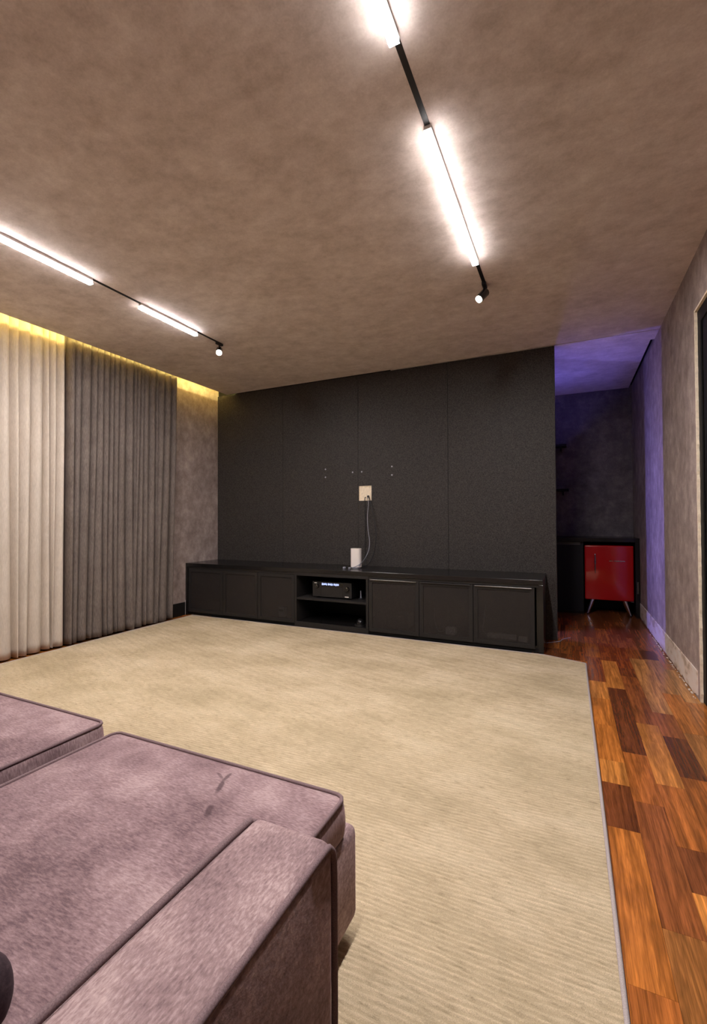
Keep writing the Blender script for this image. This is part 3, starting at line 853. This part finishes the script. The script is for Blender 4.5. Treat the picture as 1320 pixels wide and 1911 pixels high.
tag(obj('floor_wire', tube(smooth_path([(-0.19, 4.40, 0.004), (-0.12, 4.47, 0.004), (-0.085, 4.50, 0.006), (-0.06, 4.60, 0.004), (0.0, 4.68, 0.004)], 8), 0.003), M['cable_grey'], None, smooth=True), 'thin pale wire poking out at the foot of the panelling', 'wire')

# ------------------------------------------------------------------ alcove bar
BF = 5.90
ct = thing('bar_counter', (-0.5, 6.15, 0.0), 'black counter over the red fridge in the alcove', 'counter')
obj('counter_board', box(-0.95, XR - 0.002, BF - 0.02, YA - 0.002, 0.836, 0.880, bev=0.002), M['black_wood'], ct)
sp_ = obj('side_panel', box(0.655, XR - 0.002, BF - 0.015, YA - 0.002, 0.0005, 0.8355), M['black_wood'], ct)
obj('switch_plate', box(0.668, 0.684, BF - 0.019, BF - 0.0152, 0.27, 0.40), M['grey_metal'], sp_)
obj('niche_back', box(0.146, 0.654, YA - 0.03, YA - 0.003, 0.0005, 0.8355), M['black_matte'], ct)
bc = thing('bar_cabinet', (-0.45, 6.15, 0.0), 'black bar cabinet left of the red fridge', 'cabinet')
obj('carcass', box(-0.92, 0.145, BF + 0.02, YA - 0.003, 0.0005, 0.8352), M['black_wood'], bc)
for a, b_ in ((-0.92, -0.482), (-0.478, 0.143)):
    d = obj('door', box(a, b_, BF, BF + 0.0195, 0.03, 0.815, bev=0.0015), M['black_matte'], bc)
    obj('handle', boxes((a + 0.02, b_ - 0.03, BF - 0.012, BF - 0.0005, 0.803, 0.808), (a + 0.02, b_ - 0.03, BF - 0.006, BF - 0.0005, 0.818, 0.822)), M['grey_metal'], d)
for z, xe, lab in ((1.445, 0.0, 'lower black wall shelf on the alcove back wall'), (2.0, -0.02, 'upper black wall shelf on the alcove back wall')):
    s = thing('wall_shelf', (-0.15, 6.3, z), lab, 'shelf', 'alcove wall shelves')
    obj('board', box(-0.298, xe, 6.22, YA - 0.002, z, z + 0.024, bev=0.003), M['black_matte'], s)
    obj('bracket', box(xe - 0.075, xe - 0.055, 6.28, YA - 0.002, z - 0.05, z - 0.0005), M['black_matte'], s)

fr = thing('mini_fridge', (0.398, 6.1, 0.0), 'red retro mini fridge on splayed chrome legs under the counter', 'fridge')
fx0, fx1, fz0, fz1 = 0.156, 0.642, 0.175, 0.795
obj('body', box(fx0 + 0.004, fx1 - 0.004, BF + 0.062, YA - 0.06, fz0, fz1, bev=0.018, seg=3), M['red'], fr, smooth=True)
fd = obj('door', box(fx0, fx1, BF, BF + 0.056, fz0 + 0.002, fz1, bev=0.014, seg=4), M['red'], fr, smooth=True)
obj('door_seal', box(fx0 + 0.012, fx1 - 0.012, BF + 0.0565, BF + 0.0615, fz0 + 0.014, fz1 - 0.014), M['black_matte'], fr)
hx = 0.262
obj('handle', boxes((hx - 0.007, hx + 0.007, BF - 0.030, BF - 0.0005, 0.684, 0.700), bev=0.004), M['chrome'], fd, smooth=True)
obj('handle_grip', tube(smooth_path([(hx, BF - 0.024, 0.694), (hx, BF - 0.034, 0.66), (hx, BF - 0.034, 0.61), (hx, BF - 0.020, 0.53), (hx, BF - 0.006, 0.485)], 6), 0.008, taper=[0.005] * 4 + [0.007] * 6 + [0.010] * 4 + [0.008] * 6 + [0.005] * 5), M['chrome'], fd, smooth=True)
lt = bmesh.new()                                   # raised chrome lettering, one short and one long word, too small to read
lx = 0.404
for i, w in enumerate([0.010, 0.008, 0.010, 0, 0.012, 0.009, 0.010, 0.009, 0.011, 0.009, 0.010, 0.009, 0.010]):
    if w == 0:
        lx += 0.010
        continue
    add_box(lt, lx, lx + w, BF - 0.003, BF - 0.0002, 0.616 + (i % 3) * 0.001, 0.626 + (i % 2) * 0.002)
    lx += w + 0.0024
obj('lettering', lt, M['chrome'], fd)
for sx in (-1, 1):
    for yy, sy in ((BF + 0.09, -1), (YA - 0.14, 1)):
        cx = 0.398 + sx * 0.165
        bm = add_tube(bmesh.new(), [(cx, yy, fz0 - 0.0006), (cx + sx * 0.012, yy + sy * 0.01, 0.13), (cx + sx * 0.050, yy + sy * 0.035, 0.012)], 0.03, seg=14, taper=[0.034, 0.029, 0.013])
        lg = obj('leg', bm, M['chrome'], fr, smooth=True)
        obj('foot_tip', lathe([(0.013, 0), (0.014, 0.010)], (cx + sx * 0.0505, yy + sy * 0.0355, 0.0004), seg=14), M['black_matte'], lg)
obj('hinge', box(fx1 - 0.03, fx1 - 0.002, BF + 0.01, BF + 0.05, fz0 - 0.008, fz0 + 0.0015), M['grey_metal'], fr)

# ------------------------------------------------------------------ sofa
sofa = thing('sofa', (-1.4, 0.35, 0.0), 'plum grey chenille sofa with piped seat cushions in the foreground', 'sofa')
ST = 0.012
def cushion(x0, x1, y0, y1, z0, z1, r=0.035, crown=0.012, seed=0, e=0.018):
    """box with rounded corners in plan, rounded edges and a crowned, slightly rumpled top"""
    rng = random.Random(seed)
    nx, ny, nz = 40, 48, 8
    cx, cy, hx, hy = (x0 + x1) / 2, (y0 + y1) / 2, (x1 - x0) / 2, (y1 - y0) / 2
    r1, r2, r3 = (rng.uniform(0, 6.28) for _ in range(3))
    bm = bmesh.new()
    def plan(u, v, inset):
        # square [-1,1]^2 onto a rounded rectangle
        X, Y = hx - inset, hy - inset
        px, py = u * X, v * Y
        rr = max(r - inset, 0.004)
        dx, dy = abs(px) - (X - rr), abs(py) - (Y - rr)
        if dx > 0 and dy > 0:
            k = max(dx, dy) / math.hypot(dx, dy)
            px = math.copysign(X - rr + dx * k, px)
            py = math.copysign(Y - rr + dy * k, py)
        return cx + px, cy + py
    def zt(u, v):
        f = (1 - abs(u) ** 4) * (1 - abs(v) ** 4)
        return crown * f + 0.003 * math.sin(5 * u + r1) * math.sin(4 * v + r2) * f + 0.0012 * math.sin(17 * u + 6 * v + r3) * f
    g = {}
    for side, zz in ((1, z1), (-1, z0)):
        for i in range(nx + 1):
            for j in range(ny + 1):
                u, v = 2 * i / nx - 1, 2 * j / ny - 1
                x, y = plan(u, v, e * 0.6)
                g[side, i, j] = bm.verts.new((x, y, zz + (zt(u, v) if side > 0 else 0)))
        for i in range(nx):
            for j in range(ny):
                bm.faces.new((g[side, i, j], g[side, i + 1, j], g[side, i + 1, j + 1], g[side, i, j + 1]))
    per = [(i, 0) for i in range(nx)] + [(nx, j) for j in range(ny)] + [(i, ny) for i in range(nx, 0, -1)] + [(0, j) for j in range(ny, 0, -1)]
    prev = [g[1, i, j] for i, j in per]
    for k in range(1, nz):
        t = k / nz
        z = z1 + (z0 - z1) * t
        bul = math.sin(math.pi * t) ** 0.5
        ring = []
        for q, (i, j) in enumerate(per):
            x, y = plan(2 * i / nx - 1, 2 * j / ny - 1, e * 0.6 * (1 - bul) - 0.004 * bul * math.sin(q * 0.35 + r1) * 0.4)
            ring.append(bm.verts.new((x, y, z)))
        for a in range(len(per)):
            b_ = (a + 1) % len(per)
            bm.faces.new((prev[a], prev[b_], ring[b_], ring[a]))
        prev = ring
    last = [g[-1, i, j] for i, j in per]
    for a in range(len(per)):
        b_ = (a + 1) % len(per)
        bm.faces.new((prev[a], prev[b_], last[b_], last[a]))
    loop = []
    for (i, j) in per:
        x, y = plan(2 * i / nx - 1, 2 * j / ny - 1, e * 0.5)
        loop.append((x, y))
    return bm, loop
def seat(x0, x1, yf, zt, seed):
    base = obj('seat_base', box(x0 + 0.004, x1 - 0.004, -0.02, yf + 0.055, 0.055, zt - 0.105, bev=0.022, seg=4), M['sofa_arm'], sofa, smooth=True)
    bm, loop = cushion(x0, x1, -0.02, yf, zt - 0.104, zt - 0.006, seed=seed)
    c = obj('seat_cushion', bm, M['sofa'], sofa, smooth='all')
    obj('piping', tube([(x, y, zt - 0.005) for x, y in loop], 0.0052, closed=True), M['piping'], c, smooth='all')
    obj('piping', tube([(x, y, zt - 0.098) for x, y in loop], 0.005, closed=True), M['piping'], c, smooth='all')
    for fx in (x0 + 0.08, x1 - 0.08):
        for fy in (0.1, yf - 0.06):
            obj('foot', lathe([(0.022, 0), (0.026, 0.0405)], (fx, fy, 0.0136), seg=14), M['black_matte'], base)
    return c
seat(-1.378, -0.512, 1.060, 0.402, 1)
seat(-2.285, -1.422, 1.062, 0.420, 2)
def arm(x0, x1, inner_right):
    yf, yb, z0, z1 = 0.645, -0.32, 0.04, 0.600
    a = obj('armrest', box(x0, x1, yb, yf, z0, z1, bev=0.020, seg=4), M['sofa_arm'], sofa, smooth=True)
    s = 1 if inner_right else -1
    bm = bmesh.new()
    for xx in (x0 + 0.0015, x1 - 0.0015):
        path = [(xx, yb + 0.02, z1 - 0.0015), (xx, 0.1, z1 - 0.0005), (xx, 0.4, z1 - 0.0015), (xx, yf - 0.045, z1 - 0.002), (xx, yf - 0.016, z1 - 0.008), (xx, yf - 0.004, z1 - 0.028), (xx, yf - 0.001, z1 - 0.08), (xx, yf - 0.001, 0.3), (xx, yf - 0.001, z0 + 0.01)]
        add_tube(bm, smooth_path(path, 5), 0.0055)
    obj('piping', bm, M['piping'], a, smooth='all')
    for fy in (-0.2, 0.55):
        obj('foot', lathe([(0.02, 0), (0.024, 0.0255)], ((x0 + x1) / 2, fy, 0.0136), seg=14), M['black_matte'], a)
arm(-0.490, -0.338, False)
arm(-2.445, -2.292, True)
obj('backrest', box(-2.28, -0.495, -0.42, -0.17, 0.055, 0.80, bev=0.03, seg=4), M['sofa_arm'], sofa, smooth=True)
for (x0, x1) in ((-1.375, -0.515), (-2.262, -1.43)):
    bm, loop = cushion(x0, x1, -0.165, -0.022, 0.30, 0.74, r=0.03, crown=0.02, seed=9)
    obj('back_cushion', bm, M['sofa'], sofa, smooth='all')

# throw pillow whose corner enters at the lower left
bm, loop = cushion(-1.15, -0.690, 0.02, 0.385, 0.4125, 0.505, r=0.030, crown=0.012, seed=4, e=0.03)
tag(obj('throw_pillow', bm, M['dark_plum'], None, smooth='all'), 'dark plum pillow whose corner shows at the lower left of the sofa seat', 'pillow')
